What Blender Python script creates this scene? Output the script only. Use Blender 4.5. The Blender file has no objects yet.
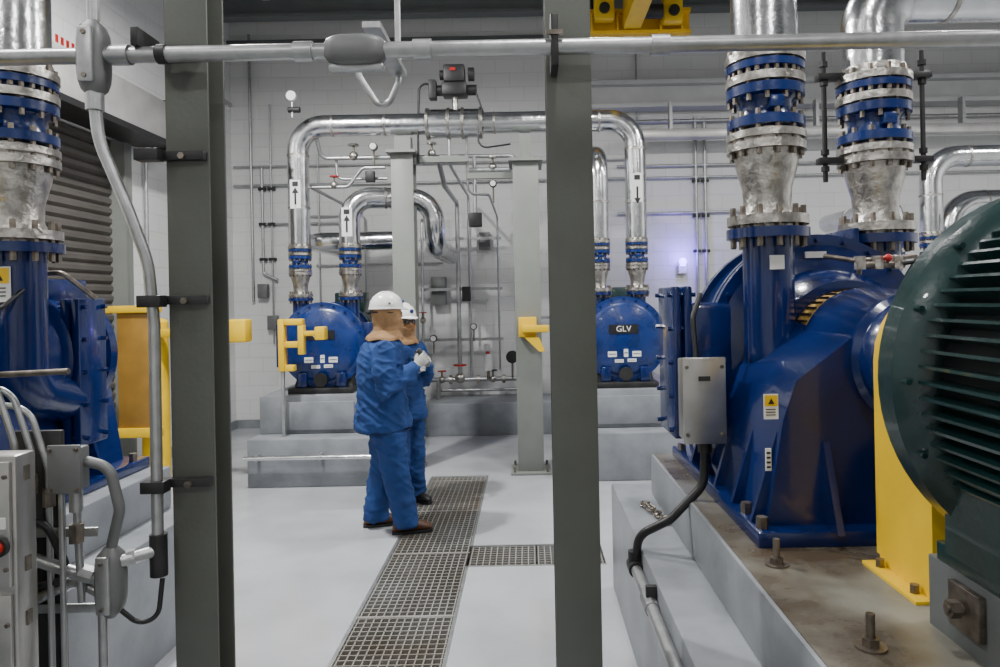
import bpy, bmesh, math, random
from mathutils import Vector, Matrix, noise
random.seed(4)
V = Vector
PI = math.pi

# ---------------------------------------------------------------- materials
def mat(name, col, rough=0.5, metal=0.0, var=0.15, vs=3.0, bump=0.0, bs=20.0, col2=None, coat=0.0, emis=None, es=1.0, rv=0.08):
    m = bpy.data.materials.new(name); m.use_nodes = True
    nt = m.node_tree; N = nt.nodes; L = nt.links
    b = N['Principled BSDF']
    tc = N.new('ShaderNodeTexCoord')
    n1 = N.new('ShaderNodeTexNoise'); n1.inputs['Scale'].default_value = vs; n1.inputs['Detail'].default_value = 6
    L.new(tc.outputs['Object'], n1.inputs['Vector'])
    cr = N.new('ShaderNodeValToRGB')
    c2 = col2 if col2 else tuple(c*(1-var) for c in col)
    c1 = col if col2 else tuple(min(1, c*(1+var)) for c in col)
    cr.color_ramp.elements[0].position = 0.35; cr.color_ramp.elements[1].position = 0.65
    cr.color_ramp.elements[0].color = (*c2, 1); cr.color_ramp.elements[1].color = (*c1, 1)
    L.new(n1.outputs['Fac'], cr.inputs['Fac']); L.new(cr.outputs['Color'], b.inputs['Base Color'])
    mr = N.new('ShaderNodeMapRange')
    mr.inputs['To Min'].default_value = max(0.02, rough-rv); mr.inputs['To Max'].default_value = min(1, rough+rv)
    L.new(n1.outputs['Fac'], mr.inputs['Value']); L.new(mr.outputs['Result'], b.inputs['Roughness'])
    b.inputs['Metallic'].default_value = metal
    if coat: b.inputs['Coat Weight'].default_value = coat
    if bump:
        n2 = N.new('ShaderNodeTexNoise'); n2.inputs['Scale'].default_value = bs; n2.inputs['Detail'].default_value = 4
        L.new(tc.outputs['Object'], n2.inputs['Vector'])
        bp = N.new('ShaderNodeBump'); bp.inputs['Strength'].default_value = bump; bp.inputs['Distance'].default_value = 0.02
        L.new(n2.outputs['Fac'], bp.inputs['Height']); L.new(bp.outputs['Normal'], b.inputs['Normal'])
    if emis:
        b.inputs['Emission Color'].default_value = (*emis, 1); b.inputs['Emission Strength'].default_value = es
    return m

def block_mat(name, axis, col, mort):
    m = bpy.data.materials.new(name); m.use_nodes = True
    nt = m.node_tree; N = nt.nodes; L = nt.links; b = N['Principled BSDF']
    tc = N.new('ShaderNodeTexCoord'); sp = N.new('ShaderNodeSeparateXYZ'); cb = N.new('ShaderNodeCombineXYZ')
    L.new(tc.outputs['Object'], sp.inputs[0]); L.new(sp.outputs[axis], cb.inputs[0]); L.new(sp.outputs[2], cb.inputs[1])
    br = N.new('ShaderNodeTexBrick')
    br.inputs['Scale'].default_value = 1.0; br.inputs['Brick Width'].default_value = 0.4; br.inputs['Row Height'].default_value = 0.2
    br.inputs['Mortar Size'].default_value = 0.005; br.inputs['Mortar Smooth'].default_value = 0.6
    br.inputs['Color1'].default_value = (*col, 1); br.inputs['Color2'].default_value = (*[c*0.97 for c in col], 1)
    br.inputs['Mortar'].default_value = (*mort, 1)
    L.new(cb.outputs[0], br.inputs['Vector'])
    L.new(br.outputs['Color'], b.inputs['Base Color'])
    iv = N.new('ShaderNodeMath'); iv.operation = 'SUBTRACT'; iv.inputs[0].default_value = 1.0
    L.new(br.outputs['Fac'], iv.inputs[1])
    bp = N.new('ShaderNodeBump'); bp.inputs['Strength'].default_value = 0.4; bp.inputs['Distance'].default_value = 0.01
    L.new(iv.outputs[0], bp.inputs['Height']); L.new(bp.outputs['Normal'], b.inputs['Normal'])
    b.inputs['Roughness'].default_value = 0.5
    return m

M_floor = mat('floor_epoxy', (0.47, 0.485, 0.51), 0.17, 0, 0.05, 1.6, 0.03, 30, col2=(0.39, 0.40, 0.42))
M_wallb = block_mat('painted_block_back', 0, (0.72, 0.725, 0.715), (0.60, 0.605, 0.60))
M_walls = block_mat('painted_block_side', 1, (0.78, 0.785, 0.78), (0.65, 0.655, 0.65))
M_conc = mat('plinth_painted_concrete', (0.22, 0.233, 0.252), 0.42, 0, 0.18, 4, 0.15, 12)
M_conc2 = mat('plinth_stained_concrete', (0.20, 0.195, 0.165), 0.30, 0, 0.2, 3.2, 0.2, 10, col2=(0.075, 0.055, 0.035), rv=.16)
M_col = mat('column_paint', (0.095, 0.101, 0.087), 0.5, 0, 0.06, 5, 0.05, 60)
M_colb = mat('support_paint', (0.20, 0.213, 0.195), 0.5, 0, 0.05, 5)
M_blue = mat('blue_enamel', (0.0018, 0.0135, 0.092), 0.22, 0, 0.15, 4, 0.06, 30, coat=0.4)
M_blue2 = mat('valve_blue', (0.0025, 0.022, 0.135), 0.28, 0, 0.2, 6, 0.08, 40, coat=.25)
M_green = mat('motor_green', (0.007, 0.032, 0.031), 0.3, 0, 0.2, 5, 0.08, 40, coat=0.3)
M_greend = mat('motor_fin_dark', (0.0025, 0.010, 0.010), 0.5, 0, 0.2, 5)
M_yel = mat('safety_yellow', (0.78, 0.50, 0.010), 0.4, 0, 0.08, 5, 0.04, 30)
M_org = mat('crane_yellow', (0.80, 0.47, 0.012), 0.45, 0, 0.1, 5)
M_yel_shade = mat('yellow_plate_shaded', (0.30, 0.16, 0.025), 0.5, 0, 0.15, 5)  # gate plate in shade: the shading is put into this darker yellow-brown
M_gold = mat('brass_guard_mesh', (0.55, 0.34, 0.08), 0.4, 0.5, 0.3, 60, 0.3, 90)
M_clad = mat('pipe_cladding', (0.68, 0.69, 0.70), 0.2, 1.0, 0.08, 9, 0.2, 14)
M_ss = mat('cast_stainless', (0.48, 0.455, 0.42), 0.32, 1.0, 0.28, 18, 0.3, 40)
M_galv = mat('galvanised_conduit', (0.44, 0.45, 0.45), 0.40, 0.85, 0.1, 20, 0.05, 60)
M_box = mat('stainless_box', (0.45, 0.44, 0.42), 0.32, 0.9, 0.1, 8, 0.04, 60)
M_boxp = mat('grey_box_paint', (0.155, 0.16, 0.16), 0.45, 0.2, 0.08, 10)
M_bolt = mat('bolt_steel', (0.23, 0.20, 0.17), 0.42, 0.9, 0.3, 30)
M_dark = mat('dark_steel', (0.035, 0.035, 0.035), 0.5, 0.5, 0.2, 12)
M_black = mat('black_rubber', (0.012, 0.012, 0.013), 0.45, 0, 0.2, 10)
M_trench = mat('trench_dark', (0.075, 0.075, 0.073), 0.7, 0, 0.2, 5)
M_grate = mat('grate_steel', (0.40, 0.40, 0.39), 0.45, 0.35, 0.2, 1.3, 0, 20, col2=(0.28, 0.25, 0.21))
M_rollup = mat('door_slats', (0.12, 0.11, 0.10), 0.45, 0.4, 0.1, 5)
M_hood = mat('door_hood_metal', (0.60, 0.59, 0.58), 0.35, 0.6, 0.1, 4)
M_ceil = mat('ceiling_deck', (0.26, 0.27, 0.28), 0.6, 0, 0.06, 2)
M_beam = mat('beam_grey', (0.12, 0.13, 0.13), 0.55, 0, 0.06, 4)
M_beaml = mat('beam_light', (0.50, 0.51, 0.51), 0.5, 0, 0.05, 4)
M_white = mat('label_white', (0.75, 0.75, 0.73), 0.5, 0, 0.02, 4)
M_red = mat('red_paint', (0.45, 0.02, 0.015), 0.35, 0, 0.1, 8)
M_suit = mat('suit_blue', (0.006, 0.041, 0.17), 0.85, 0, 0.10, 7, 0.10, 60)
M_suitd = mat('suit_seam', (0.003, 0.020, 0.08), 0.9, 0, 0.10, 7)
M_tan = mat('hood_tan', (0.29, 0.165, 0.075), 0.9, 0, 0.15, 20, 0.2, 60)
M_tan2 = mat('mask_brown', (0.24, 0.12, 0.05), 0.9, 0, 0.15, 20, 0.2, 60)
M_helm = mat('helmet_white', (0.80, 0.80, 0.78), 0.25, 0, 0.02, 4, coat=0.5)
M_skin = mat('skin', (0.46, 0.25, 0.17), 0.5, 0, 0.06, 15)
M_glove = mat('glove_grey', (0.40, 0.40, 0.38), 0.8, 0, 0.1, 30, 0.3, 80)
M_shoe = mat('boot_brown', (0.10, 0.042, 0.02), 0.5, 0, 0.2, 20, 0.2, 60)
M_goggle = mat('goggle_lens', (0.03, 0.03, 0.03), 0.08, 0, 0.05, 4, coat=0.8)
M_lamp = mat('lamp_lens', (0.9, 0.9, 0.9), 0.4, 0, 0.02, 4, emis=(1, 0.98, 0.95), es=6)
M_violet = mat('violet_lamp', (0.2, 0.15, 0.8), 0.4, 0, 0.02, 4, emis=(0.22, 0.12, 1.0), es=14)

# ---------------------------------------------------------------- builder
def fillet(pts, rad, n=7):
    pts = [V(p) for p in pts]
    if rad <= 0 or len(pts) < 3: return pts
    out = [pts[0]]
    for i in range(1, len(pts)-1):
        a, b, c = pts[i-1], pts[i], pts[i+1]
        d1 = (a-b); d2 = (c-b); l1 = d1.length; l2 = d2.length; d1.normalize(); d2.normalize()
        ang = d1.angle(d2)
        if abs(ang-PI) < 0.03: out.append(b); continue
        t = min(rad/math.tan(ang/2), l1*0.49, l2*0.49)
        r = t*math.tan(ang/2)
        ctr = b + (d1+d2).normalized()*(r/math.sin(ang/2))
        s = b+d1*t-ctr; e = b+d2*t-ctr
        for k in range(n+1):
            out.append(ctr + s.slerp(e, k/n).normalized()*r)
    out.append(pts[-1]); return out

class B:
    def __init__(s, name, parent=None):
        s.name = name; s.bm = bmesh.new(); s.mats = []; s.parent = parent
    def mi(s, m):
        if m not in s.mats: s.mats.append(m)
        return s.mats.index(m)
    def add(s, vs, fs, m):
        vv = [s.bm.verts.new(v) for v in vs]; k = s.mi(m)
        for f in fs:
            try:
                ff = s.bm.faces.new([vv[i] for i in f]); ff.material_index = k; ff.smooth = True
            except ValueError: pass
    def box(s, x0, x1, y0, y1, z0, z1, m, bev=0.0, mtx=None):
        t = bmesh.new()
        bmesh.ops.create_cube(t, size=1.0)
        for v in t.verts:
            v.co = V((x0+(v.co.x+.5)*(x1-x0), y0+(v.co.y+.5)*(y1-y0), z0+(v.co.z+.5)*(z1-z0)))
        if bev > 0: bmesh.ops.bevel(t, geom=list(t.edges), offset=bev, segments=2, affect='EDGES', profile=0.5)
        if mtx is not None: bmesh.ops.transform(t, matrix=mtx, verts=t.verts)
        t.verts.index_update()
        s.add([v.co.copy() for v in t.verts], [[v.index for v in f.verts] for f in t.faces], m); t.free()
    def hull(s, bot, top, m):
        n = len(bot); vs = [V(p) for p in bot]+[V(p) for p in top]
        fs = [list(range(n))[::-1], list(range(n, 2*n))]+[[i, (i+1) % n, n+(i+1) % n, n+i] for i in range(n)]
        s.add(vs, fs, m)
    def lathe(s, o, ax, prof, m, seg=36):
        o = V(o); ax = V(ax).normalized()
        u = ax.cross(V((0, 0, 1)))
        if u.length < 0.01: u = V((1, 0, 0))
        u.normalize(); w = ax.cross(u)
        vs = []; rings = []
        for h, r in prof:
            if r < 1e-6: rings.append([len(vs)]); vs.append(o+ax*h)
            else:
                ids = []
                for k in range(seg):
                    a = 2*PI*k/seg; ids.append(len(vs)); vs.append(o+ax*h+(u*math.cos(a)+w*math.sin(a))*r)
                rings.append(ids)
        fs = []
        for a, b in zip(rings[:-1], rings[1:]):
            for k in range(seg):
                k2 = (k+1) % seg
                if len(a) == 1 and len(b) == 1: continue
                if len(a) == 1: fs.append([a[0], b[k], b[k2]])
                elif len(b) == 1: fs.append([a[k], a[k2], b[0]])
                else: fs.append([a[k], a[k2], b[k2], b[k]])
        s.add(vs, fs, m)
    def cyl(s, p0, p1, r, m, r2=None, seg=20):
        p0 = V(p0); p1 = V(p1); d = p1-p0
        r2 = r if r2 is None else r2
        s.lathe(p0, d, [(0, 0), (0, r), (d.length, r2), (d.length, 0)], m, seg)
    def sweep(s, pts, rad, m, seg=14, cap=True):
        pts = [V(p) for p in pts]; n = len(pts)
        rs = rad if isinstance(rad, (list, tuple)) else [rad]*n
        T = []
        for i in range(n):
            a = pts[max(0, i-1)]; b = pts[min(n-1, i+1)]; T.append((b-a).normalized())
        u = T[0].cross(V((0, 0, 1)))
        if u.length < 0.05: u = T[0].cross(V((0, 1, 0)))
        u.normalize(); vs = []; fs = []
        for i in range(n):
            u = (u-T[i]*u.dot(T[i])).normalized(); w = T[i].cross(u)
            for k in range(seg):
                a = 2*PI*k/seg; vs.append(pts[i]+(u*math.cos(a)+w*math.sin(a))*rs[i])
        for i in range(n-1):
            for k in range(seg):
                k2 = (k+1) % seg; fs.append([i*seg+k, i*seg+k2, (i+1)*seg+k2, (i+1)*seg+k])
        if cap:
            vs.append(pts[0]-T[0]*rs[0]*(0.0 if cap == 1 else 0.6)); c0 = len(vs)-1
            vs.append(pts[-1]+T[-1]*rs[-1]*(0.0 if cap == 1 else 0.6)); c1 = len(vs)-1
            for k in range(seg):
                k2 = (k+1) % seg
                fs.append([c0, k2, k]); fs.append([c1, (n-1)*seg+k, (n-1)*seg+k2])
        s.add(vs, fs, m)
    def tube(s, pts, r, m, rad=0.1, seg=14, n=7): s.sweep(fillet(pts, rad, n), r, m, seg)
    def bolts(s, o, ax, R, n, br, h0, h1, m, ph=0.0):
        o = V(o); ax = V(ax).normalized(); u = ax.cross(V((0, 0, 1)))
        if u.length < 0.01: u = V((1, 0, 0))
        u.normalize(); w = ax.cross(u)
        for k in range(n):
            a = 2*PI*(k+ph)/n; p = o+(u*math.cos(a)+w*math.sin(a))*R
            s.cyl(p+ax*h0, p+ax*h1, br, m, seg=6)
    def sphere(s, c, r, m, sc=(1, 1, 1), seg=20):
        c = V(c); t = bmesh.new(); bmesh.ops.create_uvsphere(t, u_segments=seg, v_segments=seg//2+2, radius=r)
        t.verts.index_update()
        s.add([V((v.co.x*sc[0], v.co.y*sc[1], v.co.z*sc[2]))+c for v in t.verts], [[v.index for v in f.verts] for f in t.faces], m); t.free()
    def loft(s, secs, m, seg=28, pw=2.0):
        vs = []; fs = []
        for c, a, b in secs:
            c = V(c); a = V(a); b = V(b)
            for k in range(seg):
                t = 2*PI*k/seg; ct, st = math.cos(t), math.sin(t)
                e = 2.0/pw
                vs.append(c+a*math.copysign(abs(ct)**e, ct)+b*math.copysign(abs(st)**e, st))
        n = len(secs)
        for i in range(n-1):
            for k in range(seg):
                k2 = (k+1) % seg; fs.append([i*seg+k, i*seg+k2, (i+1)*seg+k2, (i+1)*seg+k])
        fs.append(list(range(seg))[::-1]); fs.append([(n-1)*seg+k for k in range(seg)])
        s.add(vs, fs, m)
    def done(s, sharp=38):
        bmesh.ops.recalc_face_normals(s.bm, faces=s.bm.faces)
        for e in s.bm.edges:
            if len(e.link_faces) == 2 and e.calc_face_angle(0) > math.radians(sharp): e.smooth = False
        me = bpy.data.meshes.new(s.name); s.bm.to_mesh(me); s.bm.free()
        for m in s.mats: me.materials.append(m)
        o = bpy.data.objects.new(s.name, me); bpy.context.scene.collection.objects.link(o)
        if s.parent: o.parent = s.parent
        return o

def text(s, size, loc, rot, m, parent, name='label_text'):
    c = bpy.data.curves.new(name, 'FONT'); c.body = s; c.size = size; c.align_x = 'CENTER'; c.align_y = 'CENTER'; c.extrude = 0.001
    c.materials.append(m)
    o = bpy.data.objects.new(name, c); bpy.context.scene.collection.objects.link(o)
    o.location = loc; o.rotation_euler = rot; o.parent = parent
    return o

# ---------------------------------------------------------------- room
XL, XR, YB, YF, ZC = -4.2, 8.0, 10.0, -4.5, 5.95
TX0, TX1, TY0, TY1 = -0.99, -0.44, -1.0, 7.0
CY0, CY1, CX1 = 4.62, 5.0, 0.483
b = B('floor')
def fl(x0, x1, y0, y1): b.box(x0, x1, y0, y1, -0.12, 0, M_floor)
fl(XL, TX0, YF, YB); fl(TX0, TX1, YF, TY0); fl(TX0, TX1, TY1, YB)
fl(TX1, XR, YF, CY0); fl(TX1, XR, CY1, YB); fl(CX1, XR, CY0, CY1)
b.box(TX0-0.1, TX1+0.1, TY0-.1, TY1+.1, -0.34, -0.28, M_trench)
b.box(TX1, CX1+0.1, CY0-.1, CY1+.1, -0.34, -0.28, M_trench)
for (x0, x1, y0, y1) in [(TX0-.05, TX0, TY0, TY1), (TX1, TX1+.05, TY0, CY0), (TX1, TX1+.05, CY1, TY1), (TX1, CX1, CY0-.05, CY0), (TX1, CX1, CY1, CY1+.05), (TX0, TX1, TY1, TY1+.05), (TX0, TX1, TY0-.05, TY0), (CX1, CX1+.05, CY0, CY1)]:
    b.box(x0, x1, y0, y1, -0.30, -0.121, M_trench)
b.done()
b = B('floor_grate')
def grate(x0, x1, y0, y1, px, py):
    t = 0.005
    n = int((x1-x0)/px)
    for i in range(n+1):
        x = x0+.008+(x1-x0-.016)*i/n; b.box(x-t/2-.001, x+t/2+.001, y0, y1, -0.03, -0.004, M_grate)
    n = int((y1-y0)/py)
    for i in range(n+1):
        y = y0+.008+(y1-y0-.016)*i/n; b.box(x0, x1, y-t/2-.001, y+t/2+.001, -0.03, -0.002, M_grate)
y = TY0
while y < TY1-0.1:
    y2 = min(TY1, y+0.98); grate(TX0+.01, TX1-.01, y+.006, y2-.006, 0.042, 0.05)
    b.box(TX0, TX1, y-.008, y+.008, -0.035, 0.0, M_grate); y = y2
grate(TX1+.01, 0.02, CY0+.01, CY1-.01, 0.042, 0.045); grate(0.03, CX1-.01, CY0+.01, CY1-.01, 0.042, 0.045)
for (x0, x1, y0, y1) in [(TX0-.012, TX0+.008, TY0, TY1), (TX1-.008, TX1+.012, TY0, CY0), (TX1-.008, TX1+.012, CY1, TY1), (TX1, CX1, CY0-.012, CY0+.008), (TX1, CX1, CY1-.008, CY1+.012), (TX0, TX1, TY1-.01, TY1+.012)]:
    b.box(x0, x1, y0, y1, -0.05, 0.002, M_galv)
b.done()
b = B('wall_back'); b.box(XL-.2, XR+.2, YB, YB+.2, -.12, ZC, M_wallb); b.done()
b = B('wall_left')
b.box(XL-.2, XL, YF, 4.55, -.12, ZC, M_walls); b.box(XL-.2, XL, 7.3, YB, -.12, ZC, M_walls); b.box(XL-.2, XL, 4.55, 7.3, 3.5, ZC, M_walls); b.done()
b = B('wall_right'); b.box(XR, XR+.2, YF, YB, -.12, ZC, M_walls); b.done()
b = B('wall_front'); b.box(XL-.2, XR+.2, YF-.2, YF, -.12, ZC, M_wallb); b.done()
b = B('ceiling'); b.box(XL-.2, XR+.2, YF-.2, YB+.2, ZC, ZC+.2, M_ceil); b.done()
b = B('trim_1')
b.box(XL, XL+.03, 7.42, YB, 0, .12, M_conc); b.box(XL+.03, XR, YB-.03, YB, 0, .12, M_conc); b.done()

# roll-up door
b = B('door_1')
z = 0.0
while z < 3.45:
    b.hull([(XL-.12, 4.6, z), (XL-.09, 4.6, z+.03), (XL-.09, 4.6, z+.07), (XL-.12, 4.6, z+.098)], [(XL-.12, 7.25, z), (XL-.09, 7.25, z+.03), (XL-.09, 7.25, z+.07), (XL-.12, 7.25, z+.098)], M_rollup); z += .1
b.box(XL-.15, XL-.12, 4.56, 7.29, 0, 3.49, M_rollup)
b.box(XL-.12, XL+.05, 7.25, 7.295, 0, 3.49, M_colb); b.box(XL+.001, XL+.05, 7.29, 7.38, 0, 3.49, M_colb); b.box(XL-.12, XL+.05, 4.56, 4.6, 0, 3.49, M_colb)
b.box(XL+.001, XL+.38, 4.4, 7.7, 3.5, 3.95, M_hood, .03)
b.box(XL+.001, XL+.42, 7.6, 7.72, 3.42, 4.0, M_dark, .01); b.box(XL+.05, XL+.3, 7.72, 7.95, 3.55, 3.85, M_boxp, .01)
b.box(XL+.02, XL+.4, 4.4, 7.62, 3.47, 3.53, M_black)
b.done()
b = B('wall_sign'); b.box(XL, XL+.01, 6.2, 7.0, 4.10, 4.26, M_white)
for k in range(9): b.box(XL+.01, XL+.014, 6.27+k*.075, 6.31+k*.075, 4.14, 4.22, M_red)
b.done()

# ceiling steel
b = B('roof_beams')
for y in (-2.5, .5, 3.5, 6.4, 9.3):
    b.box(XL, XR, y-.09, y+.09, ZC-.03, ZC, M_beam); b.box(XL, XR, y-.01, y+.01, ZC-.36, ZC-.03, M_beam); b.box(XL, XR, y-.09, y+.09, ZC-.4, ZC-.36, M_beam)
for x in (-3.4, -2.2, -.9, .6, 2.2, 4, 6):
    b.box(x-.05, x+.05, YF, YB, ZC-.16, ZC, M_beaml)
b.done()
b = B('wall_crane_rail')
b.box(.75, XR, 9.72, 10, 4.72, 4.78, M_beaml); b.box(.75, XR, 9.85, 9.9, 4.45, 4.75, M_beaml); b.box(.75, XR, 9.72, 10, 4.4, 4.45, M_beaml)
b.box(XL, .75, 9.9, 10, 5.35, 5.5, M_beam)
b.done()
b = B('overhead_crane')
b.box(.65, 1.95, 8.1, 8.3, 5.06, 5.10, M_org); b.box(.65, 1.95, 8.18, 8.22, 4.84, 5.08, M_org); b.box(.65, 1.95, 8.1, 8.3, 4.81, 4.85, M_org)
for x in (.8, 1.1, 1.6, 1.85): b.box(x-.012, x+.012, 8.1, 8.3, 4.85, 5.08, M_org)
b.box(.82, 1.05, 7.95, 8.09, 4.92, 5.3, M_yel, .03); b.box(1.6, 1.83, 7.95, 8.09, 4.88, 5.25, M_yel, .03)
b.hull([(1.42, 4.0, 5.45), (1.62, 4.0, 5.45), (1.62, 4.0, 5.75), (1.42, 4.0, 5.75)], [(1.16, 8.08, 4.86), (1.36, 8.08, 4.86), (1.36, 8.08, 5.16), (1.16, 8.08, 5.16)], M_yel)
b.cyl((1.38, 7.9, 4.98), (1.58, 7.9, 4.98), .08, M_dark); b.cyl((.93, 7.94, 5.04), (.93, 7.9, 5.04), .06, M_dark)
b.cyl((1.72, 7.94, 5.0), (1.72, 7.9, 5.0), .06, M_dark)
for p in ((1.5, 4.6, 5.5), (1.4, 6.2, 5.2), (.8, 8.2, 5), (1.8, 8.2, 5)): b.cyl((p[0], p[1], p[2]), (p[0], p[1], ZC), .03, M_dark)
b.done()

# high-bay lights, plus an added fill pair behind the camera
LZ = 4.95
def lamp(x, y, w, sz=0.4):
    b = B('high_bay_or_fill_light')
    b.lathe((x, y, LZ), (0, 0, 1), [(0, 0), (0, .21), (.02, .22), (.16, .1), (.3, .09), (.3, 0)], M_boxp, 24)
    b.cyl((x, y, LZ+.28), (x, y, ZC), .012, M_dark)
    b.lathe((x, y, LZ-.005), (0, 0, 1), [(0, 0), (0, .19), (.004, .19)], M_lamp, 24)
    o = b.done()
    l = bpy.data.lights.new('lamp_light', 'AREA'); l.shape = 'DISK'; l.size = sz; l.energy = w; l.color = (1.0, .995, .975)
    lo = bpy.data.objects.new('lamp_light', l); bpy.context.scene.collection.objects.link(lo)
    lo.location = (x, y, LZ-.02); lo.parent = o
for (x, y, w, sz) in [(-2.4, -1.8, 70, .4), (1.6, -1.8, 75, .4), (-2.9, 2.0, 85, .4), (0.3, 1.6, 65, .4), (3.8, 2.0, 90, .4), (-2.4, 5.0, 285, .25), (.6, 5.4, 90, .4), (3.6, 5.4, 130, .4), (6.4, 5.4, 110, .4)]:  # first two are unseen fill, added behind the camera to light column fronts
    lamp(x, y, w, sz)

# ---------------------------------------------------------------- steel columns (foreground)
def hcol(name, x0, x1, y0, y1, m, top=ZC, t=.012, base=.06, z0=0):
    b = B(name)
    b.box(x0, x1, y0, y0+t, z0, top, m, .002); b.box(x0, x1, y1-t, y1, z0, top, m, .002)
    xm = (x0+x1)/2; b.box(xm-t/2, xm+t/2, y0+t, y1-t, z0, top, m)
    b.box(x0-base, x1+base, y0-base, y1+base, z0, z0+.025, m, .003)
    for sx in (x0-base*.5, x1+base*.5):
        for sy in (y0-base*.5, y1+base*.5): b.cyl((sx, sy, z0+.02), (sx, sy, z0+.07), .012, M_bolt, seg=6)
    return b
b = hcol('steel_column', -1.231, -1.085, 2.4, 2.54, M_col); b.done()
b = hcol('steel_column', .076, .232, 2.4, 2.54, M_col); b.done()

# horizontal conduit run + fittings
b = B('overhead_conduit')
zc = 2.58
b.cyl((-3.2, 2.3, zc), (3.6, 2.3, zc), .026, M_galv, seg=20)
for x in (-1.32, -.72, -.33, .45, 1.9): b.cyl((x-.03, 2.3, zc), (x+.03, 2.3, zc), .033, M_galv, seg=20)
b.loft([((-.66+.22*k/10, 2.3, zc-.0), (0, .045*math.sqrt(max(.05, 1-((k-5)/5)**4)), 0), (0, 0, .05*math.sqrt(max(.05, 1-((k-5)/5)**4)))) for k in range(11)], M_boxp, 20, 3)
b.box(-.64, -.46, 2.29, 2.33, zc-.065, zc-.04, M_galv, .008)
b.loft([((-1.41, 2.3, 2.44+.26*k/10), (.047*math.sqrt(max(.08, 1-((k-5)/5)**4)), 0, 0), (0, .045*math.sqrt(max(.08, 1-((k-5)/5)**4)), 0)) for k in range(11)], M_boxp, 20, 3)
b.box(-1.435, -1.385, 2.245, 2.26, 2.48, 2.66, M_galv, .006)
b.cyl((-1.41, 2.275, 2.5), (-1.41, 2.24, 2.5), .008, M_bolt); b.cyl((-1.41, 2.275, 2.64), (-1.41, 2.24, 2.64), .008, M_bolt)
b.cyl((-1.41, 2.3, 2.68), (-1.41, 2.3, ZC), .02, M_galv)
b.cyl((-1.41, 2.3, 2.40), (-1.41, 2.3, 2.46), .028, M_galv)
pts = [(-1.41, 2.3, 2.42), (-1.40, 2.3, 2.30), (-1.315, 2.31, 2.08), (-1.262, 2.33, 1.90), (-1.256, 2.35, 1.70), (-1.258, 2.35, .98)]
b.tube(pts, .019, M_galv, .35, n=10)
for z in (2.26, 1.77, 1.15):
    b.box(-1.285, -1.09, 2.37, 2.399, z-.012, z+.018, M_dark, .002); b.box(-1.30, -1.22, 2.32, 2.37, z-.02, z+.02, M_dark, .003)
    b.cyl((-1.16, 2.37, z), (-1.16, 2.355, z), .012, M_bolt, seg=6)
b.box(-1.25, -1.09, 2.35, 2.40, zc+.03, zc+.05, M_dark, .003); b.box(-1.27, -1.245, 2.262, 2.40, zc+.02, zc+.08, M_dark, .003)
b.cyl((-1.2, 2.3, zc), (-1.17, 2.3, zc), .031, M_dark, seg=20)
b.box(.09, .115, 2.27, 2.40, zc-.07, zc+.10, M_dark, .004); b.box(.075, .13, 2.265, 2.28, zc+.03, zc+.045, M_bolt)
b.tube([(-.50, 2.8, ZC), (-.50, 2.8, 2.63), (-.56, 2.8, 2.50), (-.66, 2.8, 2.66), (-.66, 2.8, 2.75)], .012, M_galv, .06)
b.box(-.53, -.47, 2.31, 2.82, 2.66, 2.68, M_galv)
b.tube([(-.50, 2.83, ZC), (-.50, 2.83, 3.2)], .03, M_galv, 0)
b.done()

# lower-left conduit assembly
b = B('conduit_junction_assembly')
CXc = -1.375
b.loft([((CXc, 2.28, .745+.235*k/8), (.043*math.sqrt(max(.1, 1-((k-4)/4)**4)), 0, 0), (0, .045*math.sqrt(max(.1, 1-((k-4)/4)**4)), 0)) for k in range(9)], M_boxp, 18, 3)
b.box(CXc-.022, CXc+.022, 2.228, 2.24, .77, .955, M_galv, .005)
for zz in (.79, .935): b.cyl((CXc, 2.228, zz), (CXc, 2.220, zz), .006, M_bolt)
b.cyl((CXc+.03, 2.28, .925), (-1.265, 2.34, .935), .02, M_galv); b.cyl((-1.335, 2.3, .927), (-1.31, 2.31, .93), .028, M_galv, seg=6)
b.sweep([(-1.256, 2.35, .99), (-1.256, 2.35, .85)], .028, M_dark, 12)
b.box(-1.52, -1.43, 2.22, 2.27, 1.175, 1.31, M_boxp, .006); b.box(-1.53, -1.425, 2.21, 2.22, 1.165, 1.32, M_boxp, .004)
for zz in (1.18, 1.305):
    for xx in (-1.52, -1.435): b.cyl((xx, 2.21, zz), (xx, 2.202, zz), .006, M_bolt)
b.tube([(-1.43, 2.25, 1.26), (-1.355, 2.25, 1.24), (-1.33, 2.26, 1.10), (CXc, 2.28, .96)], .017, M_boxp, .07)
b.tube([(-1.465, 2.25, 1.17), (-1.465, 2.27, .80)], .012, M_galv, .03); b.cyl((-1.465, 2.25, 1.17), (-1.465, 2.25, 1.10), .02, M_galv); b.cyl((-1.465, 2.25, 1.06), (-1.465, 2.25, 1.0), .024, M_bolt, seg=6)
b.cyl((-1.505, 2.24, 1.17), (-1.505, 2.24, .0), .009, M_galv)
b.tube([(-1.9, 2.3, 1.10), (-1.56, 2.25, 1.06), (-1.50, 2.28, .87), (-1.9, 2.3, .80)], .012, M_black, .06)
b.tube([(-1.8, 2.28, 1.00), (-1.56, 2.27, .92), (CXc-.02, 2.28, .86)], .020, M_galv, .06); b.cyl((-1.47, 2.275, .895), (-1.43, 2.28, .88), .029, M_galv, seg=8)
b.tube([(-1.8, 2.3, .72), (-1.5, 2.3, .86), (CXc, 2.28, .80)], .017, M_galv, .06)
b.tube([(-1.36, 2.3, .76), (-1.31, 2.32, .70), (-1.25, 2.33, .72), (-1.245, 2.35, .84)], .008, M_black, .05)
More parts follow.
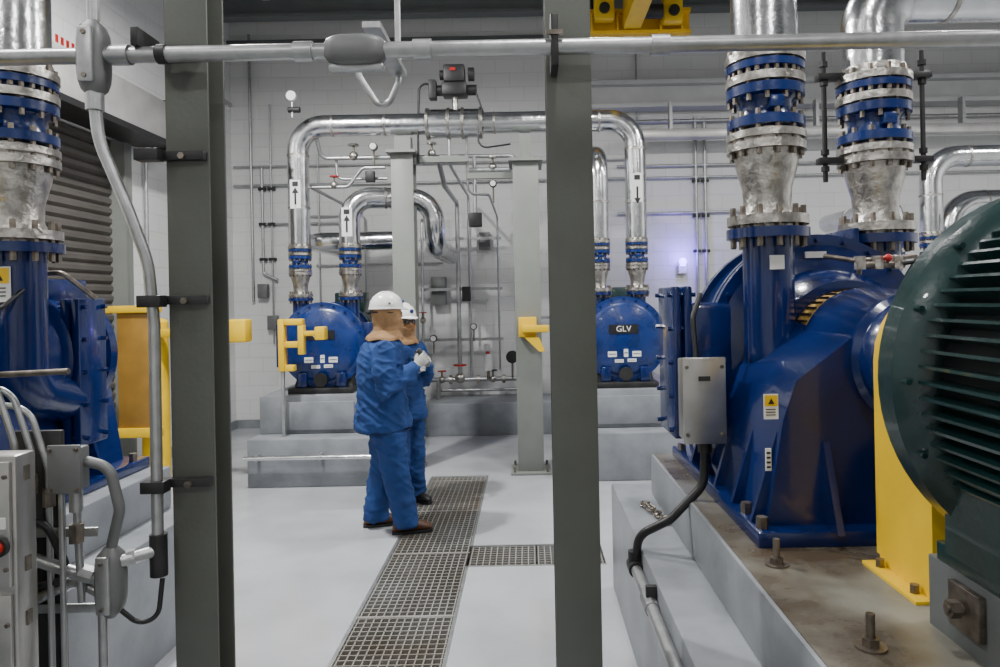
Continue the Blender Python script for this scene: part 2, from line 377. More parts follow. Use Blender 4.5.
for dx, zt in ((0, 1.52), (.045, 1.49), (.09, 1.43)):
    b.tube([(-2.1, 2.25+dx*.3, zt+.06), (-1.72+dx, 2.25+dx*.3, zt), (-1.66+dx, 2.25+dx*.3, zt-.2), (-1.66+dx, 2.25+dx*.3, 0.0)], .010, M_galv, .08)
    b.cyl((-1.66+dx, 2.25+dx*.3, 1.2-dx), (-1.66+dx, 2.25+dx*.3, 1.26-dx), .019, M_bolt, seg=8)
b.cyl((CXc-.03, 2.28, 0.0), (CXc-.03, 2.28, .76), .014, M_galv)
b.cyl((-2.1, 2.25, 1.53), (-1.48, 2.25, 1.55), .010, M_bolt)
b.cyl((-1.75, 2.2, 1.52), (-1.75, 2.2, 1.66), .04, M_black); b.lathe((-1.75, 2.2, 1.64), (0, 0, 1), [(0, 0), (0, .055), (.03, .055), (.03, 0)], M_bolt)
b.cyl((-1.75, 2.2, 0), (-1.75, 2.2, 1.52), .012, M_galv)
b.box(-1.72, -1.55, 2.31, 2.33, .30, 1.35, M_dark, .004)
for z in (.45, .75, 1.0): b.box(-1.7, -1.43, 2.30, 2.312, z, z+.03, M_galv, .003)
b.done()
b = B('control_panel')
b.box(-1.85, -1.40, 1.90, 1.98, .62, 1.355, M_box, .008); b.box(-1.84, -1.41, 1.888, 1.90, .64, .98, M_box, .005); b.box(-1.84, -1.41, 1.888, 1.90, 1.0, 1.34, M_box, .005)
b.cyl((-1.435, 1.888, 1.112), (-1.435, 1.875, 1.112), .026, M_dark); b.cyl((-1.435, 1.875, 1.112), (-1.435, 1.86, 1.112), .017, M_red)
b.box(-1.47, -1.42, 1.884, 1.888, 1.16, 1.19, M_white)
for x in (-1.82, -1.46): b.box(x, x+.04, 1.92, 1.96, 0, .62, M_galv)
for z in (.7, .9, 1.05, 1.3):
    b.cyl((-1.42, 1.888, z), (-1.42, 1.882, z), .006, M_bolt)
    b.box(-1.402, -1.396, 1.93, 1.95, z-.02, z+.02, M_bolt)
b.done()

# ---------------------------------------------------------------- pipes & pumps
def stack(b, x, y, z0, s, ztop, path=None, rods=False, rpipe=.14):
    """flanged reducer + blue valve + cladded pipe, z0 = underside of lower flange"""
    Z = lambda h: z0+h*s
    P = lambda l: [(h*s, r*s) for h, r in l]
    A = (0, 0, 1)
    b.lathe((x, y, Z(0)), A, P([(0, 0), (0, .172), (.04, .172), (.04, .12), (.055, .12), (.055, .172), (.095, .172), (.095, .115), (.14, .10), (.22, .105), (.32, .132), (.375, .138), (.375, .168), (.41, .168), (.41, .15), (.425, .15), (.425, .168), (.455, .168), (.455, .12), (.47, .12), (.47, 0)]), M_ss)
    b.lathe((x, y, Z(0)-.002), A, P([(0, 0), (0, .176), (.042, .176), (.042, 0)]), M_blue)
    b.bolts((x, y, Z(0)), A, .15*s, 12, .013*s, -.04*s, .135*s, M_bolt)
    b.lathe((x, y, Z(.475)), A, P([(0, 0), (0, .165), (.04, .165), (.045, .125), (.07, .115), (.11, .115), (.13, .13), (.135, .165), (.175, .165), (.175, 0)]), M_blue2)
    b.box(x-.03*s, x+.03*s, y-.16*s, y-.11*s, Z(.54), Z(.59), M_blue2, .004)
    b.lathe((x, y, Z(.66)), A, P([(0, 0), (0, .168), (.035, .168), (.035, .125), (.05, .125)]), M_ss)
    b.lathe((x, y, Z(.70)), A, P([(0, 0), (0, .13), (.02, .13), (.02, .165), (.05, .165), (.05, 0)]), M_blue2)
    b.lathe((x, y, Z(.757)), A, P([(0, 0), (0, .17), (.035, .17), (.035, .15), (.075, .145), (.075, 0)]), M_ss)
    b.bolts((x, y, Z(.38)), A, .148*s, 12, .012*s, -.03*s, .16*s, M_bolt)
    b.bolts((x, y, Z(.60)), A, .148*s, 12, .011*s, -.02*s, .12*s, M_bolt, .5)
    b.bolts((x, y, Z(.70)), A, .15*s, 12, .012*s, -.0*s, .12*s, M_bolt)
    if rods:
        for a in (0, 1.0):
            dx = math.cos(a*PI)*.235*s; dy = math.sin(a*PI)*.235*s
            b.cyl((x+dx, y+dy, Z(.30)), (x+dx, y+dy, Z(.92)), .012, M_dark)
            for h in (.40, .80):
                b.box(min(x+dx*.6, x+dx*1.15), max(x+dx*.6, x+dx*1.15), y-.03, y+.03, Z(h)-.015, Z(h)+.015, M_dark, .003)
            for h in (.35, .43, .76, .85): b.cyl((x+dx, y+dy, Z(h)), (x+dx, y+dy, Z(h)+.025), .022, M_dark, seg=6)
    pts = [(x, y, Z(.83))]+(path if path else [(x, y, ztop)])
    b.tube(pts, rpipe*s, M_clad, .34*s+.03, 24, 10)
    bands(b, pts, rpipe*s)
def bands(b, pts, r, step=.55):
    pts = [V(p) for p in pts]
    for a, c in zip(pts[:-1], pts[1:]):
        L = (c-a).length; n = int(L/step)
        for k in range(n+1):
            t = .38+k*step
            if t > L-.3: break
            p = a+(c-a).normalized()*t
            b.cyl(p-(c-a).normalized()*.012, p+(c-a).normalized()*.012, r+.004, M_ss, seg=24)

def triangle(b, cx, y, cz, s, m):
    b.hull([(cx-s, y, cz-s*.8), (cx+s, y, cz-s*.8), (cx, y, cz+s)], [(cx-s, y-.003, cz-s*.8), (cx+s, y-.003, cz-s*.8), (cx, y-.003, cz+s)], m)
def sticker(b, cx, y, cz, w, h):
    """caution sticker facing -Y: white card, yellow head with black triangle, text lines"""
    b.box(cx-w, cx+w, y-.003, y, cz-h, cz+h, M_white)
    b.box(cx-w*.9, cx+w*.9, y-.005, y-.003, cz+h*.05, cz+h*.92, M_yel)
    triangle(b, cx, y-.005, cz+h*.42, w*.42, M_black)
    for k in range(3): b.box(cx-w*.75, cx+w*.6, y-.005, y-.003, cz-h*(.25+.22*k), cz-h*(.18+.22*k), M_dark)

def near_pump(name, ax, m, plx, R, yn0, yn1, wb):
    """large process pump; axis along Y at height 1.51; m=+1 normal, -1 mirrored in x"""
    b = B(name)
    zc = 1.51
    X = lambda d: ax+m*d
    def bx(d0, d1, y0, y1, z0, z1, mt, bev=0.0):
        a, c = sorted((X(d0), X(d1))); b.box(a, c, y0, y1, z0, z1, mt, bev)
    zb = .86
    b.lathe((ax, 3.32, zc), (0, 1, 0), [(0, 0), (-.0, .34), (.03, .40), (.05, R-.05), (.06, R-.05), (.06, R), (.10, R), (.105, R-.012), (.12, R-.012), (.125, R), (.16, R), (.16, R-.03), (.40, R-.03), (.40, R), (.46, R), (.46, R-.05), (.5, R-.1), (.52, 0)], M_blue, 64)
    b.bolts((ax, 3.32, zc), (0, 1, 0), R-.028, 24, .012, .035, .07, M_blue)
    b.lathe((ax, 2.36, zc), (0, 1, 0), [(0, 0), (0, .17), (.02, .20), (.05, .225), (.12, .23), (.14, .25), (.18, .25), (.2, .245), (.50, .265), (.56, .265), (.57, .235), (.72, .235), (.72, .30), (.80, .34), (.98, .36), (.98, 0)], M_blue, 48)
    b.bolts((ax, 2.36, zc), (0, 1, 0), .185, 8, .012, -.015, .03, M_blue)
    n = 18; g = []
    for rr in (.247, .258): g.append([(ax+rr*math.cos(a), zc+rr*math.sin(a)) for a in [PI*(.12+.76*i/n) for i in range(n+1)]])
    for i in range(n):
        q = [g[0][i], g[0][i+1], g[1][i+1], g[1][i]]
        b.hull([(p[0], 2.935, p[1]) for p in q], [(p[0], 3.07, p[1]) for p in q], M_gold)
    for i in range(0, n+1):
        a = PI*(.12+.76*i/n); b.box(ax+.262*math.cos(a)-.004, ax+.262*math.cos(a)+.004, 2.95, 3.06, zc+.262*math.sin(a)-.004, zc+.262*math.sin(a)+.004, M_dark)
    b.cyl((ax, 2.0, zc), (ax, 2.4, zc), .05, M_bolt)
    def sec(y, w1, w2, zt): return [(ax-w1, y, .9), (ax+w1, y, .9), (ax+w2, y, 1.30), (ax+w2-.05, y, 1.44), (ax+.20, y, zt), (ax-.20, y, zt), (ax-w2+.05, y, 1.44), (ax-w2, y, 1.30)]
    w1 = wb; w2 = wb-.05
    b.hull(sec(2.52, w1, w2-.02, 1.62), sec(3.12, w1, w2, 1.66), M_blue)
    b.hull(sec(3.12, w1-.06, w2-.07, 1.5), sec(3.85, w1-.06, w2-.07, 1.5), M_blue)
    b.box(ax-wb-.05, ax+wb+.05, 2.45, 3.92, zb, zb+.06, M_blue, .01)
    for sx in (-1, 1):
        for yy in (2.56, 2.80, 3.06, 3.5):
            x0 = ax+sx*(wb+.04); x1 = ax+sx*(wb-.06)
            b.hull([(x0, yy, .92), (x1, yy, .92), (x1, yy, 1.25)], [(x0, yy+.025, .92), (x1, yy+.025, .92), (x1, yy+.025, 1.25)], M_blue)
        for yy in (2.50, 2.68, 3.3, 3.8): b.cyl((ax+sx*(wb+.02), yy, .92), (ax+sx*(wb+.02), yy, .96), .022, M_bolt, seg=6)
        b.box(ax+sx*.2-.015, ax+sx*.2+.015, 3.4, 3.75, zc+R-.08, zc+R+.03, M_blue, .004)
    for dx in (-wb+.22, -.12, .12, wb-.22):
        b.hull([(ax+dx-.012, 2.40, .92), (ax+dx+.012, 2.40, .92), (ax+dx+.012, 2.53, .92), (ax+dx-.012, 2.53, .92)], [(ax+dx-.012, 2.51, 1.22), (ax+dx+.012, 2.51, 1.22), (ax+dx+.012, 2.53, 1.22), (ax+dx-.012, 2.53, 1.22)], M_blue)
    bx(-plx, -plx+.04, yn0, yn1, 1.08, 1.80, M_blue, .01); bx(-plx+.055, -plx+.095, yn0, yn1, 1.08, 1.80, M_blue, .01)
    bx(-plx+.04, -plx+.3, yn0+.05, yn1-.05, 1.16, 1.72, M_blue, .03)
    for zz in (1.12, 1.28, 1.44, 1.60, 1.76):
        for yy in (yn0+.03, yn1-.03): b.cyl((X(-plx-.02), yy, zz), (X(-plx+.115), yy, zz), .012, M_blue, seg=6)
    b.tube([(X(-.34), 3.08, 2.0), (X(-.34), 3.08, 1.40), (X(-.30), 3.45, 1.30)], .108, M_blue, .14, 28)
    b.tube([(X(.37), 3.55, 2.0), (X(.37), 3.55, 1.5)], .112, M_blue, 0, 28)
    stack(b, X(-.34), 3.08, 2.0, 1.0, ZC)
    stack(b, X(.37), 3.55, 2.0, 1.06, ZC, path=[(X(.37), 3.55, 3.27), (X(2.6), 3.55, 3.27)] if m == 1 else None, rods=True)
    b.tube([(ax+.0, 3.3, 1.93), (ax+.1, 3.2, 1.90), (ax+.42, 3.25, 1.92), (ax+.45, 3.45, 1.8)], .012, M_bolt, .04)
    b.cyl((ax+.1, 3.2, 1.88), (ax+.32, 3.2, 1.88), .018, M_bolt)
    for dx in (.12, .2, .29): b.cyl((ax+dx, 3.2, 1.86), (ax+dx, 3.2, 1.92), .026, M_ss, seg=8)
    b.sphere((ax+.24, 3.18, 1.91), .018, M_red); b.cyl((ax+.12, 3.2, 1.88), (ax+.12, 3.28, 1.6), .012, M_bolt)
    b.tube([(ax+.3, 3.2, 1.88), (ax+.42, 3.1, 1.90), (ax+.40, 2.9, 1.76), (ax+.3, 2.85, 1.70)], .009, M_black, .05)
    b.box(X(-.34)-.03, X(-.34)+.03, 3.08-.114, 3.08-.1, 1.86, 1.92, M_white)
    b.box(X(-.02)-.05, X(-.02)+.05, 3.345, 3.355, zc+R-.115, zc+R-.085, M_white)
    if m == 1:
        sticker(b, .865, 2.516, 1.35, .026, .045)
        b.box(.842, .862, 2.512, 2.518, 1.12, 1.20, M_white)
        for k in range(4): b.box(.845, .859, 2.510, 2.512, 1.13+k*.017, 1.137+k*.017, M_dark)
    else:
        sticker(b, X(-.34), 3.08-.113, 1.86, .05, .075)
    return b.done()
near_pump('process_pump', 1.40, 1, .72, .53, 3.3, 3.66, .56)
near_pump('process_pump', -2.58, -1, .41, .36, 3.38, 3.60, .40)

def motor(name, ax, zb=.86):
    b = B(name); zc = 1.53
    b.lathe((ax, 1.86, zc), (0, -1, 0), [(0, 0), (0, .30), (.02, .46), (.03, .49), (.10, .49), (.14, .455), (.16, .40), (.16, 0)], M_green, 72)
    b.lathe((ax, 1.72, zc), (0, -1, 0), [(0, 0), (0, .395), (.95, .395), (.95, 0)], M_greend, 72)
    b.lathe((ax, .80, zc), (0, -1, 0), [(-.04, .42), (-.04, .47), (.2, .47), (.3, .42), (.3, 0)], M_green, 72)
    for k in range(72):
        a = 2*PI*k/72
        mt = Matrix.Translation((ax, 0, zc)) @ Matrix.Rotation(a, 4, 'Y')
        b.box(.39, .448, .85, 1.715, -.004, .004, M_green, 0, mt)
    b.bolts((ax, 1.72, zc), (0, -1, 0), .472, 16, .008, -.02, .008, M_green)
    for sx in (-1, 1):
        x0 = ax+sx*.34; x1 = ax+sx*.20
        b.hull([(x0, .95, 1.08), (x1, .95, 1.08), (x1, 1.80, 1.08), (x0, 1.80, 1.08)], [(ax+sx*.36, 1.05, 1.35), (x1, 1.05, 1.35), (x1, 1.76, 1.35), (ax+sx*.36, 1.76, 1.35)], M_green)
        b.box(min(x0, ax+sx*.15)-.0, max(x0, ax+sx*.15), .9, 1.84, 1.05, 1.10, M_green, .004)
        b.cyl((ax+sx*.31, 1.78, 1.1), (ax+sx*.31, 1.78, 1.16), .02, M_bolt, seg=6)
    b.box(ax-.34, ax+.34, .8, 1.88, zb, 1.05, M_beam, .005)
    b.cyl((ax-.34, 1.70, .98), (ax-.40, 1.70, .98), .011, M_bolt); b.cyl((ax-.37, 1.70, .98), (ax-.395, 1.70, .98), .022, M_bolt, seg=6)
    b.box(ax-.36, ax-.34, 1.64, 1.76, .92, 1.03, M_bolt, .003)
    b.done()
motor('electric_motor', 1.40); motor('electric_motor', -2.72)

def guard(ax):
    b = B('coupling_guard')
    x0, x1 = ax-.27, ax+.27
    n = 14
    prof = [(x0, .90)]+[(ax-.27*math.cos(PI*k/n), 1.53+.27*math.sin(PI*k/n)) for k in range(n+1)]+[(x1, .90)]
    b.hull([(p[0], 1.98, p[1]) for p in prof], [(p[0], 2.30, p[1]) for p in prof], M_yel)
    for xx in (x0-.05, x1-.0): b.box(xx, xx+.05, 1.98, 2.30, .86, .875, M_yel, .002)
    b.box(x0, x1, 2.0, 2.28, .86, .9, M_yel)
    for yy in (2.04, 2.24): b.cyl((x0-.02, yy, .87), (x0-.02, yy, .9), .014, M_bolt, seg=6)
    b.done()
guard(1.40); guard(-2.72)

# near plinths
b = B('pump_plinth')
b.box(.483, 2.6, -.5, 4.25, 0, .63, M_conc, .012)
b.box(.683, 2.4, -.4, 4.0, .63, .86, M_conc, .012); b.box(.697, 2.386, -.386, 3.986, .859, .864, M_conc2, .001)
for (x, y) in ((.80, 2.30), (.84, 1.75), (.9, 3.93)):
    b.cyl((x, y, .86), (x, y, .870), .038, M_bolt, seg=16); b.cyl((x, y, .868), (x, y, .890), .022, M_bolt, seg=6); b.cyl((x, y, .86), (x, y, .95), .011, M_bolt)
b.done()
b = B('pump_plinth')
b.box(-3.6, -1.85, -.5, 3.95, 0, .63, M_conc, .012)
b.box(-3.45, -2.02, -.4, 3.93, .63, .86, M_conc, .012)
b.done()

# stainless junction box with black flexible conduit
b = B('junction_box')
b.box(.66, .83, 3.0, 3.12, 1.13, 1.48, M_box, .008); b.box(.652, .838, 2.985, 3.0, 1.12, 1.49, M_box, .005)
for z in (1.16, 1.45):
    for x in (.67, .82): b.cyl((x, 2.985, z), (x, 2.975, z), .008, M_bolt)
b.box(.72, .77, 2.981, 2.985, 1.39, 1.41, M_dark)
b.box(.70, .80, 3.12, 3.30, 1.2, 1.4, M_blue)
b.cyl((.76, 3.06, 1.13), (.76, 3.06, 1.07), .03, M_dark)
b.tube([(.76, 3.06, 1.09), (.75, 3.05, .93), (.60, 3.05, .78), (.47, 3.1, .70), (.455, 3.13, .55)], .019, M_black, .1, 14, 9)
b.tube([(.74, 3.1, 1.46), (.74, 3.15, 1.66), (.80, 3.25, 1.76)], .012, M_black, .06)
b.done()
b = B('plinth_conduit')
b.cyl((.455, 3.15, .55), (.455, .6, .55), .024, M_galv); b.cyl((.455, 3.17, .55), (.455, 3.08, .55), .034, M_dark)
b.sweep([(.455, 3.13, .62), (.455, 3.13, .53)], .03, M_dark, 12)
for y in (2.75, 1.6): b.box(.44, .484, y-.012, y+.012, .51, .62, M_dark, .004); b.cyl((.455, y+.06, .55), (.455, y-.06, .55), .031, M_galv, seg=8)
b.done()
b = B('chain')
for k in range(12):
    a = k*.7; c = V((.60+.012*math.cos(k*2.1)+k*.006, 3.78-k*.030, .645))
    pts = [c+V((.022*math.cos(t)*math.cos(a)-.014*math.sin(t)*math.sin(a), .022*math.cos(t)*math.sin(a)+.014*math.sin(t)*math.cos(a), (.006 if k % 2 else 0)*math.cos(t))) for t in [2*PI*i/10 for i in range(11)]]
    b.sweep(pts, .006, M_bolt, 6)
b.done()

# back row pumps
def back_pump(cx, a1, a2, path1, path2):
    b = B('process_pump'); z = 1.33
    b.lathe((cx, 7.15, z), (0, 1, 0), [(0, 0), (0, .33), (.025, .37), (.03, .38), (.03, .44), (.07, .44), (.075, .43), (.09, .43), (.095, .44), (.13, .44), (.13, .41), (.45, .41), (.45, .44), (.5, .44), (.5, 0)], M_blue2, 48)
    b.bolts((cx, 7.15, z), (0, 1, 0), .412, 20, .012, .01, .04, M_blue)
    b.hull([(cx-.3, 7.2, .9), (cx+.3, 7.2, .9), (cx+.3, 7.6, .9), (cx-.3, 7.6, .9)], [(cx-.25, 7.25, 1.1), (cx+.25, 7.25, 1.1), (cx+.25, 7.6, 1.1), (cx-.25, 7.6, 1.1)], M_dark)
    b.lathe((cx, 7.1, .98), (0, 1, 0), [(0, 0), (0, .07), (.03, .07), (.03, .05), (.2, .05), (.2, 0)], M_dark, 20)
    for sx in (-.2, .2): b.box(cx+sx-.05, cx+sx+.05, 7.12, 7.25, .9, 1.05, M_blue, .01)
    b.box(cx-.33, cx+.33, 7.08, 8.0, .84, .9, M_dark, .01)
    b.lathe((cx, 7.6, z), (0, 1, 0), [(0, 0), (0, .25), (.4, .18), (.4, 0)], M_blue, 32)
    b.hull([(cx-.3, 7.65, .9), (cx+.3, 7.65, .9), (cx+.3, 7.95, .9), (cx-.3, 7.95, .9)], [(cx-.15, 7.65, 1.3), (cx+.15, 7.65, 1.3), (cx+.15, 7.95, 1.3), (cx-.15, 7.95, 1.3)], M_blue)
    for sx in (-1, 1):
        b.box(min(cx+sx*.40, cx+sx*.50), max(cx+sx*.40, cx+sx*.50), 7.25, 7.6, 1.1, 1.55, M_blue, .01)
    for dx, dz, w, h in ((-.13, -.15, .045, .028), (.01, -.14, .022, .04), (.12, -.15, .045, .028), (-.06, -.22, .045, .016), (.07, -.215, .045, .016)):
        b.box(cx+dx-w, cx+dx+w, 7.144, 7.15, z+dz-h, z+dz+h, M_white)
        b.box(cx+dx-w*.8, cx+dx+w*.8, 7.1425, 7.144, z+dz-h*.1, z+dz+h*.15, M_dark)
    b.box(cx-.16, cx+.14, 7.142, 7.15, z+.06, z+.15, M_black)
    for ax_, p in ((a1, path1), (a2, path2)):
        b.cyl((ax_, 7.4, 1.45), (ax_, 7.4, 1.80), .085, M_blue, seg=24)
        stack(b, ax_, 7.4, 1.79, .72, 0, path=p, rpipe=.155)
    b.lathe((cx, 8.05, z), (0, 1, 0), [(0, 0), (0, .36), (.04, .38), (.1, .38), (.1, .34), (.65, .34), (.65, .37), (.8, .35), (.8, 0)], M_green, 40)
    for k in range(30):
        mt = Matrix.Translation((cx, 0, z)) @ Matrix.Rotation(2*PI*k/30, 4, 'Y'); b.box(.33, .37, 8.15, 8.7, -.005, .005, M_green, 0, mt)
    b.box(cx-.28, cx+.28, 8.05, 8.8, .84, 1.06, M_green, .01)
    b.box(cx-.12, cx+.22, 8.1, 8.4, z+.3, z+.55, M_green, .02)
    o = b.done()
    text('GLV', .085, (cx-.01, 7.139, z+.105), (PI/2, 0, 0), M_white, o)
    return o
HZ = 3.63
back_pump(-2.12, -2.40, -1.87, [(-2.40, 7.4, HZ), (-.65, 7.4, HZ)], [(-1.87, 7.4, 2.87), (-1.00, 7.6, 2.87), (-1.00, 7.6, 2.35), (-1.00, 9.2, 2.35)])
back_pump(.98, .76, 1.16, [(.76, 7.4, 3.30), (.76, 9.4, 3.30)], [(1.16, 7.4, HZ), (-.65, 7.4, HZ)])
back_pump(4.10, 3.87, 4.28, [(3.87, 7.4, 2.65), (3.87, 9.0, 2.65)], [(4.28, 7.4, 3.18), (7.6, 7.4, 3.18)])
b = B('insulated_pipe')
b.tube([(4.78, 7.9, 0), (4.78, 7.9, 2.76), (7.4, 7.9, 2.76)], .13, M_clad, .3, 24, 10); b.tube([(4.55, 7.0, 0), (4.55, 7.0, 2.55), (7.5, 7.0, 2.55)], .10, M_clad, .25, 24, 10)
bands(b, [(4.78, 7.9, 0), (4.78, 7.9, 2.76), (7.4, 7.9, 2.76)], .13); b.done()
def plinth2(x0, x1, c):
    b = B('pump_plinth'); b.box(x0, x1, 6.7, 9.0, 0, .46, M_conc, .012); b.box(c-.6, c+.55, 6.98, 8.95, .46, .84, M_conc, .012)
    b.box(c-.35, c+.35, 6.95, 6.99, .5, .78, M_conc, .005); b.done()
plinth2(-2.72, -1.42, -2.1); plinth2(.45, 2.3, .98); plinth2(3.3, 4.42, 3.86)
b = B('plinth_guard_pipe'); b.tube([(-2.72, 6.62, .30), (-1.2, 6.62, .30)], .022, M_clad, 0)
for x in (-2.6, -2.0, -1.45): b.box(x-.015, x+.015, 6.62, 6.70, .27, .33, M_galv)
b.done()

# flow arrows
b = B('flow_arrow_label')
for x, z0, up in ((-2.40, 2.85, 1), (-1.87, 2.55, 1), (1.16, 2.85, -1)):
    y = 7.4-.118
    b.box(x-.055, x+.055, y+.003, y+.02, z0-.1, z0+.2, M_white)
    b.box(x-.010, x+.010, y, y+.004, z0-.06, z0+.06, M_black)
    b.box(x-.03, x+.03, y, y+.004, z0+.13, z0+.18, M_dark)
    zz = z0+.06*up
    b.hull([(x-.035, y, zz), (x+.035, y, zz), (x, y, zz+.06*up)], [(x-.035, y+.004, zz), (x+.035, y+.004, zz), (x, y+.004, zz+.06*up)], M_black)
b.done()

# header valve and actuator
b = B('actuated_valve')
b.cyl((-1.0, 7.4, HZ), (-.48, 7.4, HZ), .15, M_clad, seg=28)
for x in (-1.02, -.8, -.65, -.46): b.cyl((x-.015, 7.4, HZ), (x+.015, 7.4, HZ), .165, M_ss, seg=28)
b.cyl((-.73, 7.4, HZ+.1), (-.73, 7.4, HZ+.3), .03, M_ss); b.box(-.86, -.60, 7.3, 7.5, HZ+.28, HZ+.42, M_black, .02)
b.cyl((-.94, 7.4, HZ+.35), (-.50, 7.4, HZ+.35), .055, M_black); b.box(-.84, -.62, 7.30, 7.48, HZ+.42, HZ+.60, M_black, .015)
b.cyl((-.58, 7.35, HZ+.50), (-.52, 7.35, HZ+.50), .07, M_dark); b.cyl((-.88, 7.36, HZ+.50), (-.84, 7.36, HZ+.50), .05, M_dark); b.box(-.77, -.71, 7.292, 7.30, HZ+.53, HZ+.56, M_red)
b.box(-1.0, -.92, 7.32, 7.44, HZ+.25, HZ+.45, M_dark, .01)
b.tube([(-.92, 7.35, HZ+.4), (-1.1, 7.35, HZ+.42), (-1.12, 7.35, HZ-.1), (-1.12, 7.35, 3.2)], .012, M_black, .08)
b.tube([(-.5, 7.35, HZ+.3), (-.4, 7.32, HZ-.0), (-.55, 7.3, HZ-.3), (-.15, 7.3, HZ-.25)], .010, M_black, .1)
b.done()

# header supports
b = hcol('pipe_support_column', -1.40, -1.17, 7.28, 7.5, M_colb, top=3.30, base=.05)
b.box(-1.44, -1.13, 7.2, 7.6, 3.30, 3.33, M_colb); b.box(-1.37, -1.2, 7.33, 7.47, 3.33, 3.49, M_colb)
b.box(-1.17, -.6, 7.36, 7.42, 3.22, 3.28, M_colb); b.done()
b = hcol('pipe_support_column', -.13, .13, 7.05, 7.3, M_colb, top=3.15, base=.07)
b.box(-.17, .17, 7.0, 7.55, 3.15, 3.18, M_colb); b.box(-.06, .06, 7.33, 7.47, 3.18, 3.49, M_colb)
b.box(-.6, -.13, 7.14, 7.2, 3.0, 3.06, M_colb); b.done()

# small process piping
b = B('process_piping')
def sp(pts, r=.022, m=M_galv, rad=.08): b.tube(pts, r, m, rad, 12)
def hv(x, y, z, c=M_red, s=1.0, dz=0):
    b.sphere((x, y, z), .05*s, M_ss); b.cyl((x, y, z), (x, y, z+.12*s), .012*s, M_bolt); b.lathe((x, y, z+.11*s), (0, 0, 1), [(0, 0), (0, .06*s), (.015*s, .06*s), (.015*s, 0)], c, 16)
def gauge(x, y, z, s=.06, m=M_black):
    b.cyl((x, y, z-.2), (x, y, z), .01, M_bolt, seg=8); b.cyl((x, y, z), (x, y-.05, z), s, m, seg=24); b.cyl((x, y-.048, z), (x, y-.055, z), s*.75, M_white, seg=24)
sp([(-2.2, 7.4, 3.5), (-2.2, 7.55, 3.32), (-.1, 7.6, 3.32), (-.1, 7.6, 3.0)])
sp([(-2.05, 7.6, 3.32), (-2.05, 7.6, 3.1), (-1.5, 7.6, 3.1)], .015)
sp([(-2.3, 7.5, 3.0), (-1.9, 7.5, 3.0), (-1.75, 7.5, 3.2), (-1.5, 7.5, 3.2)], .018)
sp([(-2.3, 7.5, 3.0), (-2.3, 8.6, 3.0), (-2.3, 9.8, 3.0)], .018)
hv(-1.85, 7.55, 3.34, M_ss, 1); hv(-2.05, 7.5, 3.02, M_red, .8); gauge(-1.62, 7.5, 3.42, .045)
sp([(-2.42, 7.3, 3.7), (-2.42, 7.3, 3.92)], .012); b.cyl((-2.42, 7.3, 3.92), (-2.42, 7.26, 3.92), .05, M_white); b.cyl((-2.46, 7.3, 3.78), (-2.34, 7.3, 3.78), .03, M_dark)
hv(-1.0, 7.5, 3.34, M_ss, .9); hv(-.35, 7.5, 3.18, M_ss, .9); b.box(-1.72, -1.62, 7.5, 7.56, 3.05, 3.17, M_dark, .01)
sp([(-.95, 7.6, 3.32), (-.95, 8.2, 3.1), (-.95, 9.6, 3.1), (-.95, 9.6, .7)], .03)
sp([(-.80, 7.4, 3.5), (-.80, 7.4, 3.2), (-.80, 9.7, 3.2), (-.80, 9.7, .68)], .018)
sp([(-2.2, 8.2, 2.48), (-1.45, 8.2, 2.48)], .11, M_clad, .1)
sp([(-2.2, 8.2, 2.48), (-2.5, 8.2, 2.48), (-2.5, 9.9, 2.48)], .11, M_clad, .2)
sp([(-.62, 7.4, 3.48), (-.62, 7.5, 2.9), (-.4, 7.6, 2.9), (-.4, 9.6, 2.9), (-.4, 9.6, .8)], .014)
sp([(-.6, 7.5, 3.15), (-.15, 7.5, 3.15)], .03)
sp([(-.55, 7.55, 2.6), (-.55, 7.55, 3.3)], .02); b.box(-.62, -.48, 7.5, 7.6, 2.55, 2.7, M_dark, .01); gauge(-.35, 7.5, 3.0, .04)
sp([(-1.45, 9.6, .68), (.1, 9.6, .68)], .03, M_galv); sp([(-1.3, 9.7, .52), (.0, 9.7, .52)], .02, M_galv)
sp([(-1.25, 9.6, .68), (-1.25, 9.6, .0)], .03); sp([(.1, 9.6, .68), (.1, 9.6, 0)], .03)
sp([(.1, 9.6, .68), (.1, 9.6, 1.5), (.3, 9.9, 1.5)], .02)
sp([(-1.45, 9.6, .68), (-1.45, 9.7, 2.9), (-1.45, 9.95, 2.9)], .02)
hv(-1.2, 9.6, .68, M_red, 1); hv(-.95, 9.6, .70, M_red, 1.5); hv(-.5, 9.6, .68, M_dark, 1); hv(.0, 9.6, .68, M_ss, .9); hv(-1.45, 9.62, 1.5, M_red, .9)
for x in (-1.08, -.7, -.35):
    b.cyl((x-.02, 9.6, .68), (x+.02, 9.6, .68), .06, M_ss)
b.cyl((-.56, 9.55, .80), (-.56, 9.55, .98), .055, M_white); b.sphere((-.56, 9.55, .98), .055, M_white); b.cyl((-.56, 9.55, .68), (-.56, 9.55, .80), .02, M_bolt)
b.cyl((-.56, 9.55, 1.0), (-.56, 9.55, 1.06), .03, M_red)
b.cyl((-.23, 9.58, .98), (-.23, 9.50, .98), .085, M_black); b.cyl((-.23, 9.58, .68), (-.23, 9.58, .98), .014, M_bolt); gauge(-1.3, 9.58, 1.25, .05); gauge(-.75, 9.6, 1.4, .045)
b.box(-1.35, -1.15, 9.8, 9.95, 1.7, 2.1, M_boxp, .01); b.box(-.9, -.78, 9.55, 9.6, 1.75, 1.95, M_dark, .01)
for z in (1.2, 1.9, 2.6):
    b.box(-1.5, -.35, 9.72, 9.76, z, z+.04, M_galv)
b.done()
b = B('concrete_curb'); b.box(-1.36, .35, 9.1, 9.96, 0, .42, M_conc, .01); b.done()

